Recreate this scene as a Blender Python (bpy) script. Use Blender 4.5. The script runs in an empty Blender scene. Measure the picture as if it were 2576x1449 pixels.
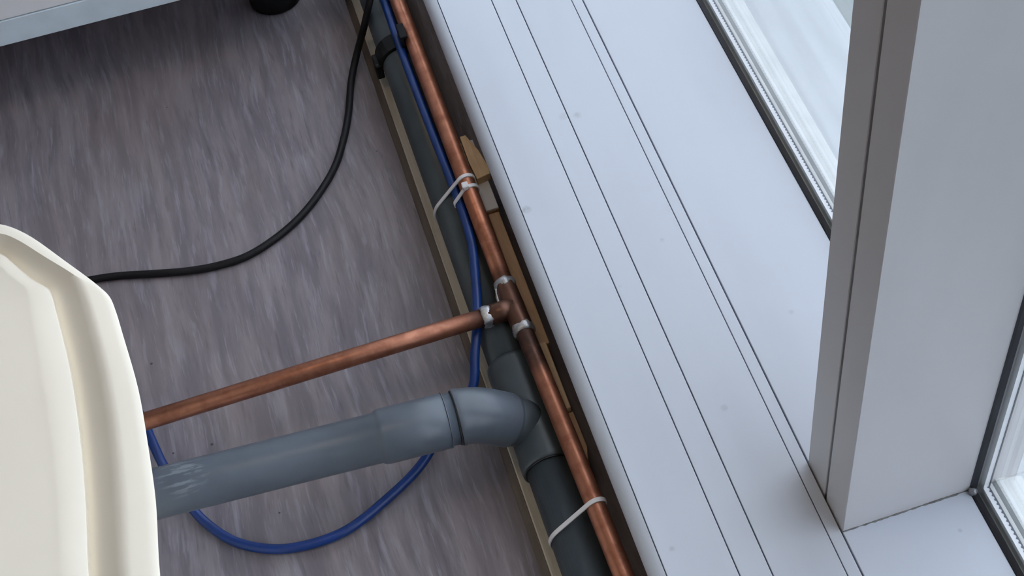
import bpy, bmesh, math, random
from mathutils import Vector, Matrix, Euler
random.seed(7)
S = bpy.context.scene
C = bpy.context.collection

# ------------------------------------------------------------------ camera
W, HT, F = 2576.0, 1449.0, 3778.0
CAMH = 1.11                                  # camera height above the floor
vy = Vector((-558-W/2, -4155-HT/2, F))       # direction along the facade (camera frame: right, down, forward)
vz = Vector((1810-W/2, 3452-HT/2, F))        # straight down
AZ = -(vz.normalized())
AY = (vy - vy.dot(AZ)*AZ).normalized()
AX = AY.cross(AZ)
def to_world(v): return Vector((AX.dot(v), AY.dot(v), AZ.dot(v)))
cam_d = bpy.data.cameras.new('camera'); cam = bpy.data.objects.new('camera', cam_d); C.objects.link(cam)
right, up, back = to_world(Vector((1,0,0))), to_world(Vector((0,-1,0))), to_world(Vector((0,0,-1)))
M = Matrix((right, up, back)).transposed().to_4x4(); M.translation = (0,0,CAMH)
cam.matrix_world = M
cam_d.sensor_width = 36; cam_d.lens = F/W*36; cam_d.clip_start = 0.02; cam_d.clip_end = 200
S.camera = cam
def at(u, v, z):                             # pixel -> point on the horizontal plane z
    r = to_world(Vector((u-W/2, v-HT/2, F))); t = (z-CAMH)/r.z
    return Vector((r.x*t, r.y*t, z))

# ------------------------------------------------------------------ sky, exposure
SKY = (0.82, 0.865, 1.0); SKY_STRENGTH = 1.0
w = bpy.data.worlds.new('overcast_sky'); S.world = w; w.use_nodes = True
bg = w.node_tree.nodes['Background']; bg.inputs[0].default_value = (*SKY, 1); bg.inputs[1].default_value = SKY_STRENGTH
LAMP = 1.45                                  # radiance of the ceiling lights, built further down
S.view_settings.view_transform = 'Standard'; S.view_settings.look = 'None'
S.view_settings.gamma = 1; S.view_settings.use_curve_mapping = False
S.view_settings.exposure = 1.74

# ------------------------------------------------------------------ materials
class NT:
    def __init__(s, name):
        s.m = bpy.data.materials.new(name); s.m.use_nodes = True; s.t = s.m.node_tree
        s.b = s.t.nodes['Principled BSDF']; s.out = s.t.nodes['Material Output']
    def n(s, typ, **kw):
        x = s.t.nodes.new(typ)
        for k, v in kw.items():
            if k in x.bl_rna.properties: setattr(x, k, v)
            else: x.inputs[k].default_value = v
        return x
    def l(s, a, b): s.t.links.new(a, b)
    def math(s, op, a, b=None, c=None, clamp=False):
        x = s.t.nodes.new('ShaderNodeMath'); x.operation = op; x.use_clamp = clamp
        for i, v in enumerate((a, b, c)):
            if v is None: continue
            if isinstance(v, (int, float)): x.inputs[i].default_value = v
            else: s.l(v, x.inputs[i])
        return x.outputs[0]
    def mix(s, fac, a, b):
        x = s.t.nodes.new('ShaderNodeMix'); x.data_type = 'RGBA'
        for i, v in ((0, fac), (6, a), (7, b)):
            if isinstance(v, (int, float)): x.inputs[i].default_value = v
            elif isinstance(v, tuple): x.inputs[i].default_value = (*v, 1)
            else: s.l(v, x.inputs[i])
        return x.outputs[2]
    def ramp(s, v, lo, hi, o0=0.0, o1=1.0, smooth=True):
        x = s.t.nodes.new('ShaderNodeMapRange'); x.interpolation_type = 'SMOOTHSTEP' if smooth else 'LINEAR'
        s.l(v, x.inputs[0])
        for i, q in zip((1,2,3,4), (lo,hi,o0,o1)): x.inputs[i].default_value = q
        return x.outputs[0]
    def pos(s): return s.t.nodes.new('ShaderNodeNewGeometry').outputs['Position']
    def noise(s, scale=(1,1,1), sc=1.0, detail=4, rough=.55, vec=None, off=(0,0,0)):
        mp = s.n('ShaderNodeMapping'); mp.inputs['Scale'].default_value = scale; mp.inputs['Location'].default_value = off
        s.l(vec if vec is not None else s.pos(), mp.inputs[0])
        x = s.n('ShaderNodeTexNoise', Scale=sc, Detail=detail, Roughness=rough); s.l(mp.outputs[0], x.inputs['Vector'])
        return x.outputs['Fac']
    def bump(s, h, strength=.2, dist=.001):
        x = s.n('ShaderNodeBump', Strength=strength, Distance=dist); s.l(h, x.inputs['Height']); s.l(x.outputs[0], s.b.inputs['Normal'])
    def base(s, c, rough=.5, metal=0.0, spec=.5):
        if isinstance(c, tuple): s.b.inputs['Base Color'].default_value = (*c, 1)
        else: s.l(c, s.b.inputs['Base Color'])
        if isinstance(rough, (int, float)): s.b.inputs['Roughness'].default_value = rough
        else: s.l(rough, s.b.inputs['Roughness'])
        if isinstance(metal, (int, float)): s.b.inputs['Metallic'].default_value = metal
        else: s.l(metal, s.b.inputs['Metallic'])
        s.b.inputs['Specular IOR Level'].default_value = spec
        return s.m
    def spot(s, p, r0, r1):                  # soft round mark: 1 inside r0, 0 outside r1
        d = s.n('ShaderNodeVectorMath', operation='DISTANCE'); s.l(s.pos(), d.inputs[0]); d.inputs[1].default_value = p
        return s.ramp(d.outputs['Value'], r0, r1, 1.0, 0.0)

def mat_floor():
    k = NT('streaked_vinyl')
    wob = k.noise(sc=6, detail=1)
    p = k.n('ShaderNodeVectorMath', operation='MULTIPLY_ADD'); cx = k.n('ShaderNodeCombineXYZ'); k.l(wob, cx.inputs[0])
    k.l(cx.outputs[0], p.inputs[0]); p.inputs[1].default_value = (.02,0,0); k.l(k.pos(), p.inputs[2]); v = p.outputs[0]
    a = k.noise((105,11,1), 1, 4, .6, v); b = k.noise((60,7,1), 1, 4, .6, v, (5,3,0)); c = k.noise((230,19,1), 1, 3, .6, v, (1,9,0)); big = k.noise((9,5,1), 1, 2, .5, None, (2,2,0))
    col = k.mix(k.ramp(b, .35, .68), (.165,.145,.168), (.262,.228,.252))
    col = k.mix(k.math('MULTIPLY', k.ramp(a, .52, .74), .55), col, (.35,.345,.40))
    col = k.mix(k.math('MULTIPLY', k.ramp(c, .56, .68), .36), col, (.37,.365,.42))
    col = k.mix(k.math('MULTIPLY', k.ramp(c, .44, .30), .45), col, (.105,.090,.108))
    col = k.mix(k.math('MULTIPLY', k.ramp(big, .40, .66), .30), col, (.225,.178,.168))
    specks = 0
    for (u, vv, r) in ((381,915,.0016),(436,1140,.0013),(533,1118,.0016),(948,380,.001),(703,1290,.0012),(420,270,.0008)):
        q = k.spot(at(u,vv,0), r*.5, r); col = k.mix(k.math('MULTIPLY', q, .8), col, (.02,.02,.03))
    k.bump(a, .05, .0005)
    return k.base(col, .42, 0, .4)
def mat_coat(name, col, spots=(), rough=.42):
    k = NT(name); f = k.noise(sc=420, detail=2); g = k.noise((14,3,3), 1, 3, .5)
    c2 = tuple(x*.94 for x in col)
    cc = k.mix(k.ramp(g, .35, .7), col, c2)
    for (u, v, r, a) in spots:
        ns = k.noise(sc=260, detail=3)
        q = k.math('MULTIPLY', k.spot(at(u,v,.11), r*.35, r), k.math('MULTIPLY', k.ramp(ns, .3, .6, .4, 1), a))
        cc = k.mix(q, cc, (.24,.25,.27))
    k.bump(f, .04, .0003)
    return k.base(cc, rough, 0, .45)
def mat_plain(name, col, rough=.5, metal=0.0, spec=.5, var=.12, sc=40, bump=.05):
    k = NT(name); f = k.noise(sc=sc, detail=4)
    cc = k.mix(k.ramp(f, .3, .7), tuple(x*(1-var) for x in col), tuple(x*(1+var) for x in col))
    if bump: k.bump(k.noise(sc=sc*9, detail=2), bump, .0004)
    return k.base(cc, rough, metal, spec)
def mat_copper(name, dark=0.0, burn=None):
    k = NT(name); a = k.noise((60,60,60), 1, 4, .6); b = k.noise((160,160,160), 1, 3, .6, None, (3,1,4))
    col = k.mix(k.ramp(a, .38, .66), (.47,.195,.12), (.35,.135,.08))
    col = k.mix(k.math('MULTIPLY', k.ramp(b, .55, .74), .2), col, (.62,.33,.23))
    if dark: col = k.mix(dark, col, (.075,.045,.035))
    rough = k.ramp(a, .3, .7, .32, .52, False); metal = .75
    if burn:
        p, r0, r1, amt = burn
        q = k.math('MULTIPLY', k.spot(p, r0, r1), k.math('MULTIPLY', k.ramp(b, .2, .6, .7, 1), amt))
        col = k.mix(q, col, (.055,.038,.034))
    k.bump(b, .06, .0004)
    return k.base(col, rough, metal, .5)
def mat_wood(name, light, darkc, sc=1.0):
    k = NT(name); a = k.noise((260*sc,22*sc,60*sc), 1, 4, .6); b = k.noise(sc=30, detail=3)
    col = k.mix(k.ramp(a, .35, .68), light, darkc); col = k.mix(k.math('MULTIPLY', k.ramp(b,.5,.75), .25), col, tuple(x*.6 for x in darkc))
    k.bump(a, .15, .0005)
    return k.base(col, .62, 0, .3)
def mat_pvc(name, col, scuffs=()):
    k = NT(name); a = k.noise((30,30,30), 1, 3); b = k.noise((35,260,260), 1, 4, .65)
    cc = k.mix(k.ramp(a, .35, .7), col, tuple(x*.86 for x in col))
    for (p, r, amt) in scuffs:
        q = k.math('MULTIPLY', k.spot(p, r*.5, r), k.math('MULTIPLY', k.ramp(b, .50, .60), amt)); cc = k.mix(q, cc, (.50,.54,.58))
    k.bump(b, .03, .0003)
    return k.base(cc, .36, 0, .5)
def mat_glass():
    k = NT('clear_glass'); k.t.nodes.remove(k.b)
    lw = k.n('ShaderNodeLayerWeight', Blend=.5)
    fac = k.math('MULTIPLY_ADD', k.math('POWER', lw.outputs['Facing'], 5), .96, .04, True)
    tr = k.n('ShaderNodeBsdfTransparent'); tr.inputs[0].default_value = (.965,.98,.975,1)
    gl = k.n('ShaderNodeBsdfGlossy'); gl.inputs['Roughness'].default_value = .02
    mx = k.n('ShaderNodeMixShader'); k.l(fac, mx.inputs[0]); k.l(tr.outputs[0], mx.inputs[1]); k.l(gl.outputs[0], mx.inputs[2]); k.l(mx.outputs[0], k.out.inputs[0])
    return k.m

SILL_SPOTS = ((1325,527,.0055,.5),(1452,290,.005,.28),(1417,293,.006,.14),(1666,604,.0028,.25),(1990,785,.003,.2),(1822,1026,.004,.22),(1690,1380,.003,.3),(2415,1334,.0022,.3),(1560,720,.002,.15))
mFLOOR = mat_floor()
mSILL = mat_coat('powder_coated_aluminium', (.60,.645,.735), SILL_SPOTS)
mMULL = mat_coat('mullion_coating', (.58,.565,.575))
mWALL = mat_plain('warm_wall_paint', (.22,.175,.14), .8, var=.03, sc=3)
mCEIL = mat_plain('ceiling_paint', (.42,.40,.37), .85, var=.02, sc=3)
mBASE = mat_plain('dark_brown_masonry', (.19,.13,.09), .85, var=.3)
mGASK = mat_plain('black_rubber', (.018,.02,.027), .5, var=.1)
mSPACER = mat_plain('bright_spacer_aluminium', (.88,.89,.93), .4, 0, var=.04)
mSPDARK = mat_plain('spacer_edge', (.07,.075,.10), .5)
def mat_outer():
    k = NT('outer_sill_coating'); a = k.noise((55,4,1), 1, 3, .5); b = k.noise(sc=60, detail=3)
    col = k.mix(k.ramp(a, .40, .66), (.58,.605,.63), (.47,.49,.51)); col = k.mix(k.math('MULTIPLY', k.ramp(b,.5,.75), .15), col, (.48,.48,.45))
    return k.base(col, .5, 0, .4)
mOUT = mat_outer()
mBEAD = mat_plain('dusty_outer_bead', (.66,.67,.66), .7, var=.08, sc=30)
mGROUND = mat_plain('concrete_paving', (.27,.30,.29), .9, var=.15, sc=3)
mGLASS = mat_glass()
mSEAL = mat_plain('clear_sealant', (.28,.28,.31), .2, .3, var=.3, sc=300)
mCAULK = mat_plain('grimy_sealant', (.16,.155,.15), .7, var=.3, sc=200)
mTRIM = mat_wood('cream_painted_wood', (.56,.51,.43), (.46,.415,.34), .7)
mTRIMSHADE = mat_wood('brown_trim_shade', (.15,.12,.10), (.11,.085,.07), .7)
mPVCSHADE = mat_pvc('grey_pvc_shaded', (.060,.075,.088), ())  # main run and tee: darker copy of the branch pvc, shade put into the colour
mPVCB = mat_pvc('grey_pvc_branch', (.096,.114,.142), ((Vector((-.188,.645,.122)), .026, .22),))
mCOP = mat_copper('copper')
mCOPB = mat_copper('copper_burnt', 0, (Vector((.1035,.690,.078)), .012, .040, .9))
mCOPU = mat_copper('copper_upper', 0, (Vector((.1012,.766,.075)), .004, .016, .6))
mTEE = mat_copper('heat_darkened_copper', .80)
mCOPBR = mat_copper('copper_branch', .22, (Vector((.075,.735,.072)), .004, .022, .75))
mSOLDER = mat_plain('solder', (.50,.50,.52), .38, .8, var=.25, sc=220, bump=.4)
mBLUE = mat_plain('blue_plastic_tube', (.003,.031,.175), .38, var=.12, sc=60)
mBLACK = mat_plain('black_cable_sheath', (.005,.005,.007), .55, spec=.3, var=.15)
mBLKP = mat_plain('black_plastic', (.006,.0075,.009), .65, spec=.25, var=.15)
mTIE = mat_plain('white_nylon', (.74,.72,.74), .35, var=.04)
mWOODA = mat_wood('tan_wood', (.85,.62,.38), (.74,.51,.29))
mWOODC = mat_wood('brown_wood', (.66,.44,.28), (.54,.35,.21))
mWOODD = mat_wood('pale_pine', (.78,.60,.40), (.66,.48,.30))
mWHITEB = mat_plain('white_laminate', (.80,.80,.82), .4, var=.02)
mMDF = mat_wood('brown_fibreboard', (.52,.32,.19), (.42,.25,.14))
mCREAM = mat_plain('cream_moulded_plastic', (.88,.82,.71), .38, var=.015, sc=8, bump=.03)
mCABW = mat_plain('white_cabinet_panel', (.84,.83,.84), .45, var=.02)
mCABE = mat_plain('cabinet_aluminium_edge', (.66,.75,.82), .4, 0, var=.04)

# ------------------------------------------------------------------ helpers
def obj(name, bm, m, parent=None, kind=None, smooth=False, label=None, cat=None, group=None):
    bmesh.ops.recalc_face_normals(bm, faces=bm.faces)
    me = bpy.data.meshes.new(name)
    if smooth:
        for f in bm.faces: f.smooth = (smooth == 'all' or len(f.verts) <= 4)
    bm.to_mesh(me); bm.free(); me.materials.append(m)
    o = bpy.data.objects.new(name, me); C.objects.link(o)
    if parent: o.parent = parent
    tag(o, label, cat, group, kind); return o
def tag(o, label=None, cat=None, group=None, kind=None):
    if label: o['label'] = label
    if cat: o['category'] = cat
    if group: o['group'] = group
    if kind: o['kind'] = kind
    return o
def empty(name, loc=(0,0,0), label=None, cat=None, group=None, kind=None):
    o = bpy.data.objects.new(name, None); C.objects.link(o); o.empty_display_size = .05
    return tag(o, label, cat, group, kind)
def box(x0,x1,y0,y1,z0,z1,bev=0, seg=1, bm=None):
    own = bm is None
    if own: bm = bmesh.new()
    r = bmesh.ops.create_cube(bm, size=1)
    bmesh.ops.scale(bm, vec=(x1-x0,y1-y0,z1-z0), verts=r['verts'])
    bmesh.ops.translate(bm, vec=((x0+x1)/2,(y0+y1)/2,(z0+z1)/2), verts=r['verts'])
    if bev: bmesh.ops.bevel(bm, geom=list({e for v in r['verts'] for e in v.link_edges}), offset=bev, segments=seg, affect='EDGES', profile=.5)
    return bm
def prism_y(prof, y0, y1):                     # (x,z) profile run along the facade
    bm = bmesh.new(); n = len(prof)
    a = [bm.verts.new((x,y0,z)) for x,z in prof]; b = [bm.verts.new((x,y1,z)) for x,z in prof]
    for i in range(n): bm.faces.new((a[i],a[(i+1)%n],b[(i+1)%n],b[i]))
    bm.faces.new(a); bm.faces.new(b[::-1]); return bm
def prism_z(poly, z0, z1, bev=0, tilt=None):    # plan outline given a height
    bm = bmesh.new(); n = len(poly)
    zt = (lambda x,y: z1) if tilt is None else tilt
    a = [bm.verts.new((x,y,z0)) for x,y in poly]; b = [bm.verts.new((x,y,zt(x,y))) for x,y in poly]
    for i in range(n): bm.faces.new((a[i],a[(i+1)%n],b[(i+1)%n],b[i]))
    bm.faces.new(a[::-1]); bm.faces.new(b)
    if bev: bmesh.ops.bevel(bm, geom=list(bm.edges), offset=bev, segments=2, affect='EDGES', profile=.5)
    return bm
def smooth_path(P, sub=8):
    P = [Vector(p) for p in P]; out = []
    for i in range(len(P)-1):
        p0 = P[i-1] if i else 2*P[0]-P[1]; p1, p2 = P[i], P[i+1]; p3 = P[i+2] if i+2 < len(P) else 2*P[-1]-P[-2]
        t0 = 0; t1 = t0+max((p1-p0).length,1e-6)**.5; t2 = t1+max((p2-p1).length,1e-6)**.5; t3 = t2+max((p3-p2).length,1e-6)**.5
        for k in range(sub):
            t = t1+(t2-t1)*k/sub
            A1 = (t1-t)/(t1-t0)*p0+(t-t0)/(t1-t0)*p1; A2 = (t2-t)/(t2-t1)*p1+(t-t1)/(t2-t1)*p2; A3 = (t3-t)/(t3-t2)*p2+(t-t2)/(t3-t2)*p3
            B1 = (t2-t)/(t2-t0)*A1+(t-t0)/(t2-t0)*A2; B2 = (t3-t)/(t3-t1)*A2+(t-t1)/(t3-t1)*A3
            out.append((t2-t)/(t2-t1)*B1+(t-t1)/(t2-t1)*B2)
    out.append(P[-1]); return out
def tube(path, r, n=24, bm=None, jitter=0):     # r: number or list per point
    if bm is None: bm = bmesh.new()
    P = [Vector(p) for p in path]; L = len(P); R = r if isinstance(r, (list, tuple)) else [r]*L
    T = [(P[min(i+1,L-1)]-P[max(i-1,0)]).normalized() for i in range(L)]
    for i in range(L):
        if T[i].length < .5: T[i] = T[i-1] if i else (P[-1]-P[0]).normalized()
    N = T[0].orthogonal().normalized(); rings = []
    for i in range(L):
        if i: N = (N - N.dot(T[i])*T[i]).normalized()
        B = T[i].cross(N)
        rings.append([bm.verts.new(P[i]+(R[i]*(1+random.uniform(-jitter,jitter)))*(math.cos(2*math.pi*k/n)*N+math.sin(2*math.pi*k/n)*B)) for k in range(n)])
    for a, b in zip(rings, rings[1:]):
        for k in range(n): bm.faces.new((a[k],a[(k+1)%n],b[(k+1)%n],b[k]))
    bm.faces.new(rings[0][::-1]); bm.faces.new(rings[-1]); return bm
def stepped(axis_a, axis_b, steps):             # tube between two points with (t, radius) steps
    a, b = Vector(axis_a), Vector(axis_b); d = (b-a)
    return tube([a+d*t for t,_ in steps], [r for _,r in steps], 32)

# ------------------------------------------------------------------ setting
Y0, Y1 = -2.4, 4.2
XG = .3657                                       # inner glass face
obj('floor', box(-3.3,.136,Y0,Y1,-.03,0), mFLOOR, kind='structure')
obj('wall_window', box(.136,.395,Y0,Y1,-.30,.088), mBASE, kind='structure')
obj('wall_left', box(-3.4,-3.3,Y0,Y1,-.03,2.7), mWALL, kind='structure')
obj('wall_back', box(-3.4,.40,Y0-.1,Y0,-.03,2.7), mWALL, kind='structure')
obj('wall_front', box(-3.4,.40,Y1,Y1+.1,-.03,2.7), mWALL, kind='structure')
obj('ceiling', box(-3.4,.40,Y0-.1,Y1+.1,2.7,2.8), mCEIL, kind='structure')
obj('trim_1', prism_y([(.0605,0),(.0605,.0112),(.0615,.0125),(.0690,.0125),(.0690,0)], Y0, Y1), mTRIM, kind='structure')
obj('trim_4', prism_y([(.0540,0),(.0545,.0022),(.0600,.0085),(.0604,.0085),(.0604,0)], Y0, Y1), mTRIMSHADE, kind='structure')  # dark strip standing in for the shade on the trim's front face

# ceiling luminaires of the room
def luminaire(x, y, lab):
    t = empty('ceiling_light', label=lab, cat='ceiling light', group='square ceiling lights')
    obj('frame', box(x-.32,x+.32,y-.32,y+.32,2.675,2.6995,.002), mCABW, t)
    k = NT('lit_diffuser'); k.t.nodes.remove(k.b); e = k.n('ShaderNodeEmission'); e.inputs[0].default_value = (1,.80,.58,1); e.inputs[1].default_value = LAMP
    k.l(e.outputs[0], k.out.inputs[0])
    obj('diffuser', box(x-.30,x+.30,y-.30,y+.30,2.668,2.6745), k.m, t)
luminaire(-.34, .55, 'square ceiling light above the cream unit'); luminaire(-.34, 2.9, 'square ceiling light above the white cabinet side')

# window sill: nose and flush strips, each strip its own profile with an open joint beside it
sill = empty('window_sill', kind='structure')
nose = [(.1330,.110),(.1330,.0895),(.137,.0895),(.137,.083),(.1255,.083),(.1232,.0855)]
for k in range(9):
    a = math.pi - k*math.pi/18; nose.append((.1342+.0120*math.cos(a), .0978+.0122*math.sin(a)))
nose = [(min(x,.1328),z) for x,z in nose]
obj('nose_profile', prism_y(nose, Y0, Y1), mSILL, sill, smooth='all')
for o in (C.objects['nose_profile'],):
    for p in o.data.polygons: p.use_smooth = True
    bm = bmesh.new(); bm.from_mesh(o.data)
    for e in bm.edges:
        if len(e.link_faces) == 2 and e.calc_face_angle(0) > .45: e.smooth = False
    bm.to_mesh(o.data); bm.free()
for x0, x1 in ((.1336,.1816),(.1825,.2036),(.2046,.2527),(.2535,.2624)):
    obj('sill_strip', box(x0,x1,Y0,Y1,.0885,.110,.0003), mSILL, sill)

# windows: bottom rail, mullion halves, gaskets, spacer, panes, outer bead
MY0, MYG, MY1 = .4332, .4636, .4947
def window(name, y0, y1, mull_lo, mull_hi):
    wdw = empty(name, kind='structure')
    obj('bottom_rail', box(.2637,.3615,y0,y1,.0885,.110,.0004), mSILL, wdw)
    obj('top_rail', box(.2637,.3615,y0,y1,2.52,2.70,.0004), mMULL, wdw)
    obj('outer_rail', box(.3622,.400,y0,y1,.0885,.1035), mBEAD, wdw)
    # glazing
    obj('inner_pane', box(XG,XG+.004,y0-.004,y1+.004,.1045,2.53), mGLASS, wdw)
    obj('outer_pane', box(XG+.012,XG+.016,y0-.004,y1+.004,.1045,2.53), mGLASS, wdw)
    obj('gasket', prism_y([(.3617,.104),(.3617,.1106),(.3628,.1116),(.3656,.1132),(.3656,.104)], y0, y1), mGASK, wdw)
    sp = obj('spacer_bar', box(XG+.0042,XG+.0080,y0,y1,.1042,.1155), mSPACER, wdw)
    bm = bmesh.new(); y = max(y0, .2)
    yt = min(y1, 1.5)
    while y < yt:                               # row of little teeth along the spacer's outer edge
        a, b, c = (bm.verts.new((XG+.0081,y,.1157)), bm.verts.new((XG+.0068,y+.0013,.1157)), bm.verts.new((XG+.0081,y+.0026,.1157)))
        d, e, f = (bm.verts.new((v.co.x,v.co.y,.1150)) for v in (a,b,c))
        for q in ((a,b,c),(d,f,e),(a,d,e,b),(b,e,f,c),(c,f,d,a)): bm.faces.new(q)
        y += .0036
    obj('spacer_teeth', bm, mSPDARK, sp, kind='stuff')
    obj('spacer_edge', box(XG+.0081,XG+.0090,y0,y1,.1042,.1157), mSPDARK, sp)
    obj('cavity_floor', box(XG+.0091,XG+.0119,y0,y1,.1042,.1150), mBEAD, sp)
    for yy, s, on in ((y0, 1, mull_lo), (y1, -1, mull_hi)):
        if not on: continue
        a, b = sorted((yy, yy+s*.0050)); 
        bm = bmesh.new()
        pr = [(.3617,yy),(.3628,yy+s*.0016),(.3656,yy+s*.0030),(.3656,yy)]
        obj('gasket', prism_z(pr, .104, 2.53), mGASK, wdw)
        a, b = sorted((yy, yy+s*.0050)); obj('side_spacer', box(XG+.0042,XG+.0080,a,b,.1156,2.52), mSPACER, wdw)
        a, b = sorted((yy, yy+s*.0055)); obj('spacer_edge', box(XG+.0081,XG+.0090,a,b,.1158,2.52), mSPDARK, wdw)
        bm = bmesh.new(); bmesh.ops.create_icosphere(bm, subdivisions=3, radius=.0034, matrix=Matrix.Translation((.3632,yy+s*.0030,.1120)))
        for v in bm.verts: v.co += Vector((random.uniform(-1,1),random.uniform(-1,1),random.uniform(-1,1)))*.0004
        obj('corner_seal', bm, mSEAL, wdw, smooth='all')
    obj('outer_bead', prism_y([(.3820,.1036),(.3820,.1128),(.384,.1130),(.398,.1075),(.404,.1042),(.404,.1036)], y0, y1), mBEAD, wdw)
    return wdw
window('window_1', MY1, 2.2, True, False)
window('window_2', -1.2, MY0, False, True)
mul = empty('trim_2', kind='structure')
obj('mullion_half', box(.2637,.400,MY0,MYG-.0015,.0885,2.7,.0005), mMULL, mul)
obj('mullion_half', box(.2637,.400,MYG+.0015,MY1,.0885,2.7,.0005), mMULL, mul)
obj('mullion_core', box(.2680,.398,MYG-.0016,MYG+.0016,.0885,2.69), mGASK, mul)
bm = bmesh.new(); rr = random.Random(3)
tube([(.264+.0975*i/40, MY0-.0002, .1100) for i in range(41)], [rr.uniform(.0003,.0011) for i in range(41)], 8, bm)
obj('sealant_line', bm, mCAULK, mul, smooth=True)
for yy in (2.2, -1.26):
    m2 = empty('trim_3', kind='structure')
    obj('mullion_half', box(.2637,.400,yy,yy+.0296,.0885,2.7,.0005), mMULL, m2)
    obj('mullion_half', box(.2637,.400,yy+.0304,yy+.06,.0885,2.7,.0005), mMULL, m2)
window('window_3', 2.26, Y1, False, False); window('window_4', Y0, -1.26, False, False)
# outdoors
obj('outer_sill', prism_y([(.3955,.070),(.3955,.1030),(.404,.1028),(.4840,.0900),(.4880,.0860),(.4880,.055),(.4840,.055),(.4840,.070)], Y0, Y1), mOUT, kind='structure')
obj('outdoor_ground', box(.395,14,-12,16,-.36,-.30), mGROUND, kind='structure')

# ------------------------------------------------------------------ grey drain pipe
PX, PZ, PR = .0865, .040, .0200
dr = empty('drain_pipe', label='grey plastic drain pipe with a branch elbow, lying along the cream floor trim', cat='drain pipe')
obj('main_pipe', tube([(PX,1.9,PZ),(PX,.6870,PZ)], PR, 40), mPVCSHADE, dr, smooth=True)
obj('main_pipe', tube([(PX,.6060,PZ),(PX,-.6,PZ)], PR, 40), mPVCSHADE, dr, smooth=True)
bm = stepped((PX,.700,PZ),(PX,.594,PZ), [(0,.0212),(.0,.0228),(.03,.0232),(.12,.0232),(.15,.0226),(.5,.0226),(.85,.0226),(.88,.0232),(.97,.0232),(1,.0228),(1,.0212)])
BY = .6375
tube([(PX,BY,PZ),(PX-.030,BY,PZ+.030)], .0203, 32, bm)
obj('tee_fitting', bm, mPVCSHADE, dr, smooth=True)
for yy in (.7004, .5936): obj('seal_ring', tube([(PX,yy-.0008,PZ),(PX,yy+.0008,PZ)], .0214, 40), mGASK, dr, smooth=True)
slope = lambda x: .0880 + (.03-x)*.095
el = [(PX-.012,BY,PZ+.012),(PX-.020,BY,PZ+.020)]
bend = smooth_path([(PX-.0215,BY,PZ+.0215),(PX-.0340,BY,PZ+.0340),(PX-.044,BY,PZ+.0425),(PX-.056,BY,slope(PX-.056)),(PX-.0605,BY,slope(PX-.0605))], 6)
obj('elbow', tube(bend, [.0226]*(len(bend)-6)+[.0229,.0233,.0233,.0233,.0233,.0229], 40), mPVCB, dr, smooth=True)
pt = lambda x: (x,BY+(x<-.05)*0+(.02-x)*.012,slope(x))
obj('seal_ring', tube([pt(.0262),pt(.0246)], .0222, 40), mGASK, dr, smooth=True)
xs = [.0248,.0175,.0174,.0172,-.010,-.034,-.0365,-.039,-.10,-.18,-.295]
rs = [.0213,.0213,.0222,.0226,.0226,.0226,.0220,.0204,.0201,.0200,.0200]
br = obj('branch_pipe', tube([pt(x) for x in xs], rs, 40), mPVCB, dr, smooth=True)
obj('socket_lip', tube([pt(.0180),pt(.0173)], .0229, 40), mPVCB, br, smooth=True)

# ------------------------------------------------------------------ copper water pipe
CZ, CR = .072, .0078
cp = empty('copper_pipe', label='copper water pipe with a soldered tee and a branch into the room', cat='copper pipe')
obj('main_pipe', tube([(.1006,1.9,CZ),(.1008,1.2,CZ),(.1010,.95,CZ),(.1012,.752,CZ)], CR, 32), mCOPU, cp, smooth=True)
obj('main_pipe', tube(smooth_path([(.1026,.717,CZ),(.1042,.66,CZ),(.1060,.58,CZ),(.1075,.50,CZ),(.1095,.38,CZ),(.115,0,CZ),(.118,-.6,CZ)],4), CR, 32), mCOPB, cp, smooth=True)
bm = stepped((.1013,.7605,CZ),(.1027,.7095,CZ), [(0,.0080),(0,.0088),(.04,.0092),(.30,.0092),(.5,.0094),(.70,.0092),(.96,.0092),(1,.0088),(1,.0080)])
tube([(.102,.7350,CZ),(.090,.7350,CZ),(.0775,.7350,CZ)], [.0096,.0092,.0090], 28, bm)
tee = obj('tee_fitting', bm, mTEE, cp, smooth=True)
obj('branch_pipe', tube([(.0850,.7350,CZ),(-.05,.7358,CZ+.0005),(-.33,.7372,CZ)], CR-.0001, 32), mCOPBR, cp, smooth=True)
def solder(p, d, r, wd):
    p, d = Vector(p), Vector(d).normalized(); bm = bmesh.new()
    bm2 = tube([p+d*wd*t for t in (-.5,-.38,-.2,0,.2,.38,.5)], [r*.97,r*1.04,r*1.08,r*1.10,r*1.08,r*1.04,r*.97], 28, bm)
    for v in bm.verts:
        q = v.co-p; rad = q-q.dot(d)*d; n = rad.normalized()
        k = .5+.5*math.sin(5*math.atan2(n.x+n.y,n.z)+p.y*300)
        v.co += n*(.0010*k+random.uniform(-.0003,.0003)) + d*random.uniform(-.0007,.0007)
    return bm
for p, d in (((.1014,.7600,CZ),(0,1,0)), ((.1027,.7105,CZ),(0,1,0)), ((.0775,.7350,CZ),(1,0,0))):
    obj('solder_joint', solder(p, d, .0084, .0085), mSOLDER, cp, smooth='all')
# solder run hanging off the upper joint
bm = tube(smooth_path([(.0925,.757,CZ+.004),(.0915,.751,CZ),(.0920,.744,CZ-.003)],4), [.0010]*4+[.0016]*4+[.0009], 10)
obj('solder_drip', bm, mSOLDER, cp, smooth=True)

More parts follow.
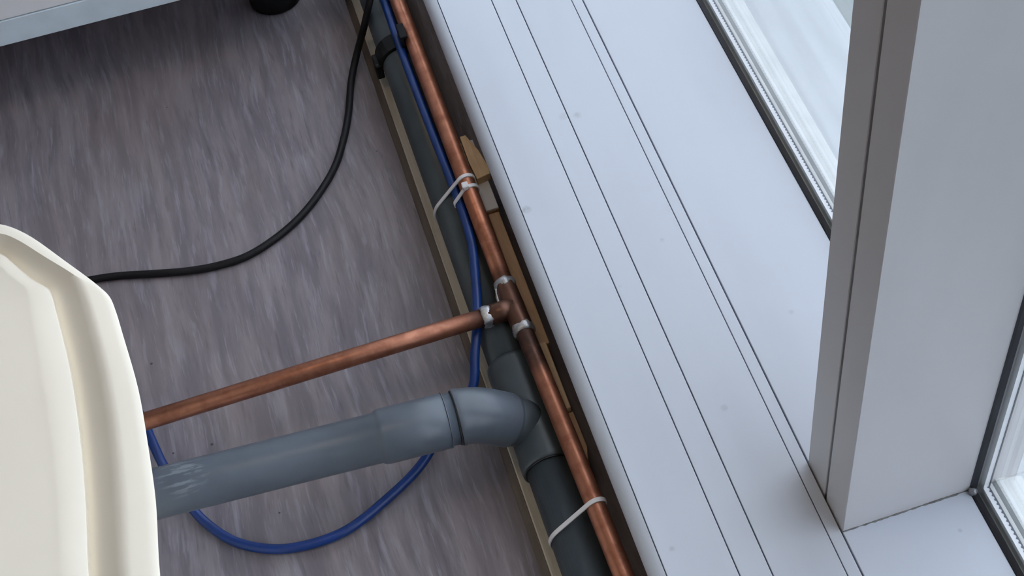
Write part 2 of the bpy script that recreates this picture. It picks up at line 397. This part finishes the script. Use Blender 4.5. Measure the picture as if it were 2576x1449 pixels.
# ------------------------------------------------------------------ blue tube, black cable
bp = [(.0890,1.9,.0655),(.0885,1.16,.0655),(.0875,1.08,.0655),(.0882,.966,.0655),(.0892,.907,.0655),(.0896,.866,.0655),(.0872,.819,.0660),(.0802,.7845,.0635),(.0742,.7596,.0600),(.0696,.7435,.0585),
      (.0590,.7180,.050),(.0470,.692,.036)]
for u, v, z in ((1125,1060,.022),(1060,1168,.009),(985,1245,.0046),(870,1335,.0044),(760,1374,.0044),(680,1381,.0044),(590,1362,.0046),(510,1308,.0060),(455,1240,.014),(408,1165,.026),(378,1100,.036),(350,1040,.048)):
    p = at(u,v,z); bp.append((p.x,p.y,z))
bp += [(-.272,.797,.078), (-.330,.770,.112)]
obj('blue_tube', tube(smooth_path(bp,8), .0042, 16), mBLUE, smooth=True, label='thin blue plastic tube running along the copper pipe and looping on the floor', cat='tube')
kp = [(.100,1.55,.0862),(.096,1.38,.0862)]
for u, v, z in ((937,-40,.082),(928,12,.070),(915,70,.044),(899,130,.016),(885,195,.0048),(876,290,.0037),(864,352,.0037),(843,418,.0037),(806,482,.0037),(754,547,.0037),(690,602,.0037),(620,645,.0037),(545,669,.0037),(470,682,.0037),(380,689,.0037),(300,694,.0037),(230,704,.0037),(120,730,.0037)):
    p = at(u,v,z); kp.append((p.x,p.y,z))
kp += [(-.337,.945,.0037),(-.352,.87,.0045),(-.346,.775,.025)]
obj('power_cable', tube(smooth_path(kp,8), .0037, 14), mBLACK, smooth=True, label='black power cable curving across the grey floor', cat='cable')

# ------------------------------------------------------------------ pipe clip
cl = empty('pipe_clip', label='black plastic pipe clip around the grey drain pipe', cat='pipe clip')
def arc_band(cx, cz, r0, r1, a0, a1, y0, y1, n=24):
    bm = bmesh.new(); rows = []
    for i in range(n+1):
        a = math.radians(a0+(a1-a0)*i/n); c, s = math.cos(a), math.sin(a)
        rows.append([bm.verts.new((cx+r*c,y,cz+r*s)) for r,y in ((r0,y0),(r1,y0),(r1,y1),(r0,y1))])
    for p, q in zip(rows, rows[1:]):
        for k in range(4): bm.faces.new((p[k],p[(k+1)%4],q[(k+1)%4],q[k]))
    bm.faces.new(rows[0]); bm.faces.new(rows[-1][::-1]); return bm
obj('clip_band', arc_band(PX,PZ,.0202,.0240,190,30,1.085,1.105), mBLKP, cl)
obj('clip_foot', box(.0585,.0662,1.084,1.103,.0280,.0465,.0015,2), mBLKP, cl)
bm = box(.0892,.0926,1.076,1.096,.0585,.0795,.0008,2); box(.0892,.0965,1.076,1.096,.0795,.0830,.0008,2,bm)
obj('tube_hook', bm, mBLKP, cl)

# ------------------------------------------------------------------ cable ties
def hull(pts):
    pts = sorted(pts); cr = lambda o,a,b: (a[0]-o[0])*(b[1]-o[1])-(a[1]-o[1])*(b[0]-o[0])
    def half(ps):
        h = []
        for p in ps:
            while len(h) >= 2 and cr(h[-2],h[-1],p) <= 0: h.pop()
            h.append(p)
        return h[:-1]
    return half(pts)+half(pts[::-1])
def tie_band(circles, y, skew=0, wd=.0036, th=.0011):
    base = [(c[0]+c[2]*math.cos(a*math.pi/24), c[1]+c[2]*math.sin(a*math.pi/24)) for c in circles for a in range(48)]
    h = hull(base); x0 = circles[0][0]; bm = bmesh.new(); rows = []; n = len(h)
    for i,(x,z) in enumerate(h):
        a, b = h[i-1], h[(i+1)%n]; t = Vector((b[0]-a[0], b[1]-a[1])).normalized(); nx, nz = t.y, -t.x
        yy = y+skew*(x-x0)
        rows.append([bm.verts.new(q) for q in ((x,yy-wd/2,z),(x+nx*th,yy-wd/2,z+nz*th),(x+nx*th,yy+wd/2,z+nz*th),(x,yy+wd/2,z))])
    for i in range(n):
        p, q = rows[i], rows[(i+1)%n]
        for k in range(4): bm.faces.new((p[k],p[(k+1)%4],q[(k+1)%4],q[k]))
    return bm
T1 = empty('cable_tie', label='long white cable tie lashing copper pipe to drain pipe beside the tan wood block', cat='cable tie', group='white cable ties')
obj('strap', tie_band(((PX,PZ,PR+.0003),(.1011,CZ,CR+.0003)), .884, .06), mTIE, T1)
T2 = empty('cable_tie', label='short white cable tie with visible square head, holding the blue tube to the copper pipe', cat='cable tie', group='white cable ties')
obj('strap', tie_band(((.0896,.0655,.0045),(.1011,CZ,CR+.0003)), .8690, .22), mTIE, T2)
obj('head', box(.0950,.1012,.8680,.8750,.0795,.0850,.0012,2), mTIE, T2)
T3 = empty('cable_tie', label='white cable tie around both pipes nearest the window mullion foot, below the tee', cat='cable tie', group='white cable ties')
obj('strap', tie_band(((PX,PZ,PR+.0003),(.1070,CZ,CR+.0003)), .532, .08), mTIE, T3)

# ------------------------------------------------------------------ wood packing under the sill nose
def plan(pts, z): return [tuple(at(u,v,z).xy) for u,v in pts]
wb = empty('fibreboard_packer', label='white laminated board packer standing below the tan wood block', cat='board')
obj('board_core', box(.1098,.1222,.8560,.9440,0,.0560), mMDF, wb)
obj('laminate_face', box(.1098,.1222,.8563,.9440,.0561,.0585,.0004), mWHITEB, wb)
obj('wood_block', prism_z([(.1108,.9440),(.1165,.9440),(.1225,.9220),(.1262,.8990),(.1250,.8905),(.1120,.8880),(.1105,.9100)], .0587, .0672, .0006), mWOODA,
    label='tan wedge shaped wood block between the copper pipe and the sill nose', cat='wood block')
obj('wood_board', box(.1112,.1214,.702,.8550,0,.0545,.0005), mWOODC, label='brown wooden board on edge beside the copper tee', cat='wood board')
bm = box(.1120,.1180,.632,.7010,0,.0600,.0006)
obj('wood_board', bm, mWOODD, label='pale pine board on edge just below the copper tee', cat='wood board')
obj('wood_board', prism_z([(.1140,.5890),(.1165,.5850),(.1195,.5960),(.1190,.6310),(.1140,.6310)], 0, .0540, .0005), mWOODC, label='short brown wooden board end with rounded tip nearest the bottom cable tie', cat='wood board')

# ------------------------------------------------------------------ cream moulded unit
XC = -.345
KO = [(0,564),(63,587),(163,656),(251,722),(276,747),(292,785),(307,835),(348,979),(373,1123),(392,1261),(403,1449)]
KR = [(0,587),(38,600),(113,646),(172,682),(191,696),(204,722),(220,764),(265,940),(290,1100),(303,1275),(312,1449)]
KI = [(0,639),(31,662),(78,702),(110,720),(122,729),(130,745),(141,785),(176,930),(200,1090),(215,1260),(223,1449)]
KP = [(0,672),(20,690),(45,710),(60,720),(65,728),(68,745),(75,790),(105,965),(127,1110),(142,1270),(150,1449)]
def ring_pts(K, z, inset=0.0):
    P = [at(u,v,z) for u,v in K]
    a = P[0]; d = (XC-a.x)
    pre = [Vector((XC,a.y+.016,z)), Vector((XC-d*.55,a.y+.014,z)), Vector((XC-d*.80,a.y+.008,z))]
    l = P[-1]; off = (l.x+.18)
    post = [Vector((l.x-.003,.34,z)), Vector((l.x-.012,.20,z)), Vector((l.x-.035,.13+off*-.6,z)), Vector((l.x-.085,.10-off*.6,z)), Vector((XC,.095-off*.6,z))]
    H = smooth_path(pre+P+post, 5)
    if inset:
        n = []
        for i, p in enumerate(H):
            t = (H[min(i+1,len(H)-1)]-H[max(i-1,0)]).normalized(); n.append(p+Vector((t.y,-t.x,0))*inset)
        H = n
    H[0].x = H[-1].x = XC
    full = H + [Vector((2*XC-p.x,p.y,p.z)) for p in H[-2:0:-1]]
    return full
def loft(rings, cap_top=True, cap_bot=True):
    bm = bmesh.new(); V = [[bm.verts.new(p) for p in r] for r in rings]; n = len(V[0])
    for a, b in zip(V, V[1:]):
        for k in range(n): bm.faces.new((a[k],a[(k+1)%n],b[(k+1)%n],b[k]))
    for flag, ring in ((cap_bot, V[0]), (cap_top, V[-1])):
        if flag:
            c = bm.verts.new(sum((v.co for v in ring), Vector())/n)
            for k in range(n): bm.faces.new((ring[k],ring[(k+1)%n],c))
    return bm
ZO, ZR, ZG, ZI, ZP = .3255, .3285, .3150, .3225, .3255
def lerp_ring(a, b, t, dz=0): return [p.lerp(q, t)+Vector((0,0,dz)) for p, q in zip(a, b)]
rO, rR, rI, rP = ring_pts(KO,ZO), ring_pts(KR,ZR), ring_pts(KI,ZI), ring_pts(KP,ZP)
rG = [Vector((p.x,p.y,ZG)) for p in ring_pts([(u+3,v-1) for u,v in KI],ZG)]
sc = lambda r, f, z: [Vector((XC+(p.x-XC)*f, .44+(p.y-.44)*f, z)) for p in r]
unit = empty('cream_unit', label='cream moulded plastic floor unit with stepped grooved top, fed by the pipes', cat='plumbing unit')
rings = [sc(rO,.80,.262), sc(rO,.880,.262), sc(rO,.900,.268), sc(rO,.930,.285), sc(rO,.960,.305), sc(rO,.982,.3180), rO, lerp_ring(rO,rR,.06,.0006), lerp_ring(rO,rR,.30,.0008), lerp_ring(rO,rR,.75,.0004), rR,
         lerp_ring(rR,rG,.22,-.0002), lerp_ring(rR,rG,.45,-.0004), lerp_ring(rR,rG,.80,-.0003), rG, rI, lerp_ring(rI,rP,.05,.0004), lerp_ring(rI,rP,.9,.0004), rP, lerp_ring(rP,[Vector((XC,.44,.3265))]*len(rP),.06,.0001)]
shell = obj('shell', loft(rings), mCREAM, unit, smooth='all')
bm = bmesh.new(); bm.from_mesh(shell.data)
for e in bm.edges:
    if len(e.link_faces) == 2 and e.calc_face_angle(0) > .95: e.smooth = False
bm.to_mesh(shell.data); bm.free()
pd = lambda f, z: [Vector((p.x, .44+(p.y-.44)*.94/f*min(f,.5)*2 if f < .55 else p.y, z)) for p in sc(rO,f,z)]
ped = [pd(.48,0), pd(.48,.008), pd(.46,.02), pd(.45,.20), pd(.52,.2615)]
obj('pedestal', loft(ped), mCREAM, unit, smooth='all')

# ------------------------------------------------------------------ white cabinet on black feet
cab = empty('cabinet', label='white cabinet with aluminium bottom edge on black round feet', cat='cabinet')
cab.location = (-.2913, 1.2068, 0); cab.rotation_euler = (0,0,math.radians(-2.55))
CY = 0; CX0, CX1 = -.66, .335
obj('carcass', box(CX0,CX1,CY+.012,CY+.55,.118,.86,.002), mCABW, cab)
obj('front_panel', box(CX0,CX1,CY+.0005,CY+.0115,.131,.86,.0012,2), mCABW, cab)
obj('edge_profile', box(CX0,CX1,CY,CY+.012,.100,.130,.0008,2), mCABE, cab)
obj('bottom_panel', box(CX0,CX1,CY+.0121,CY+.55,.100,.1178), mCABW, cab)
lp = Matrix.Rotation(math.radians(2.55),2) @ Vector((-.016+.2913, 1.2780-1.2068))
for x, y in ((lp.x,lp.y),(-.59,lp.y),(lp.x,.46),(-.59,.46)):
    obj('leg', stepped((x,y,0),(x,y,.0998), [(0,.0265),(.02,.0288),(.10,.0292),(.20,.0290),(.24,.0265),(.80,.0265),(.84,.030),(1,.030)]), mBLKP, cab, smooth=True)
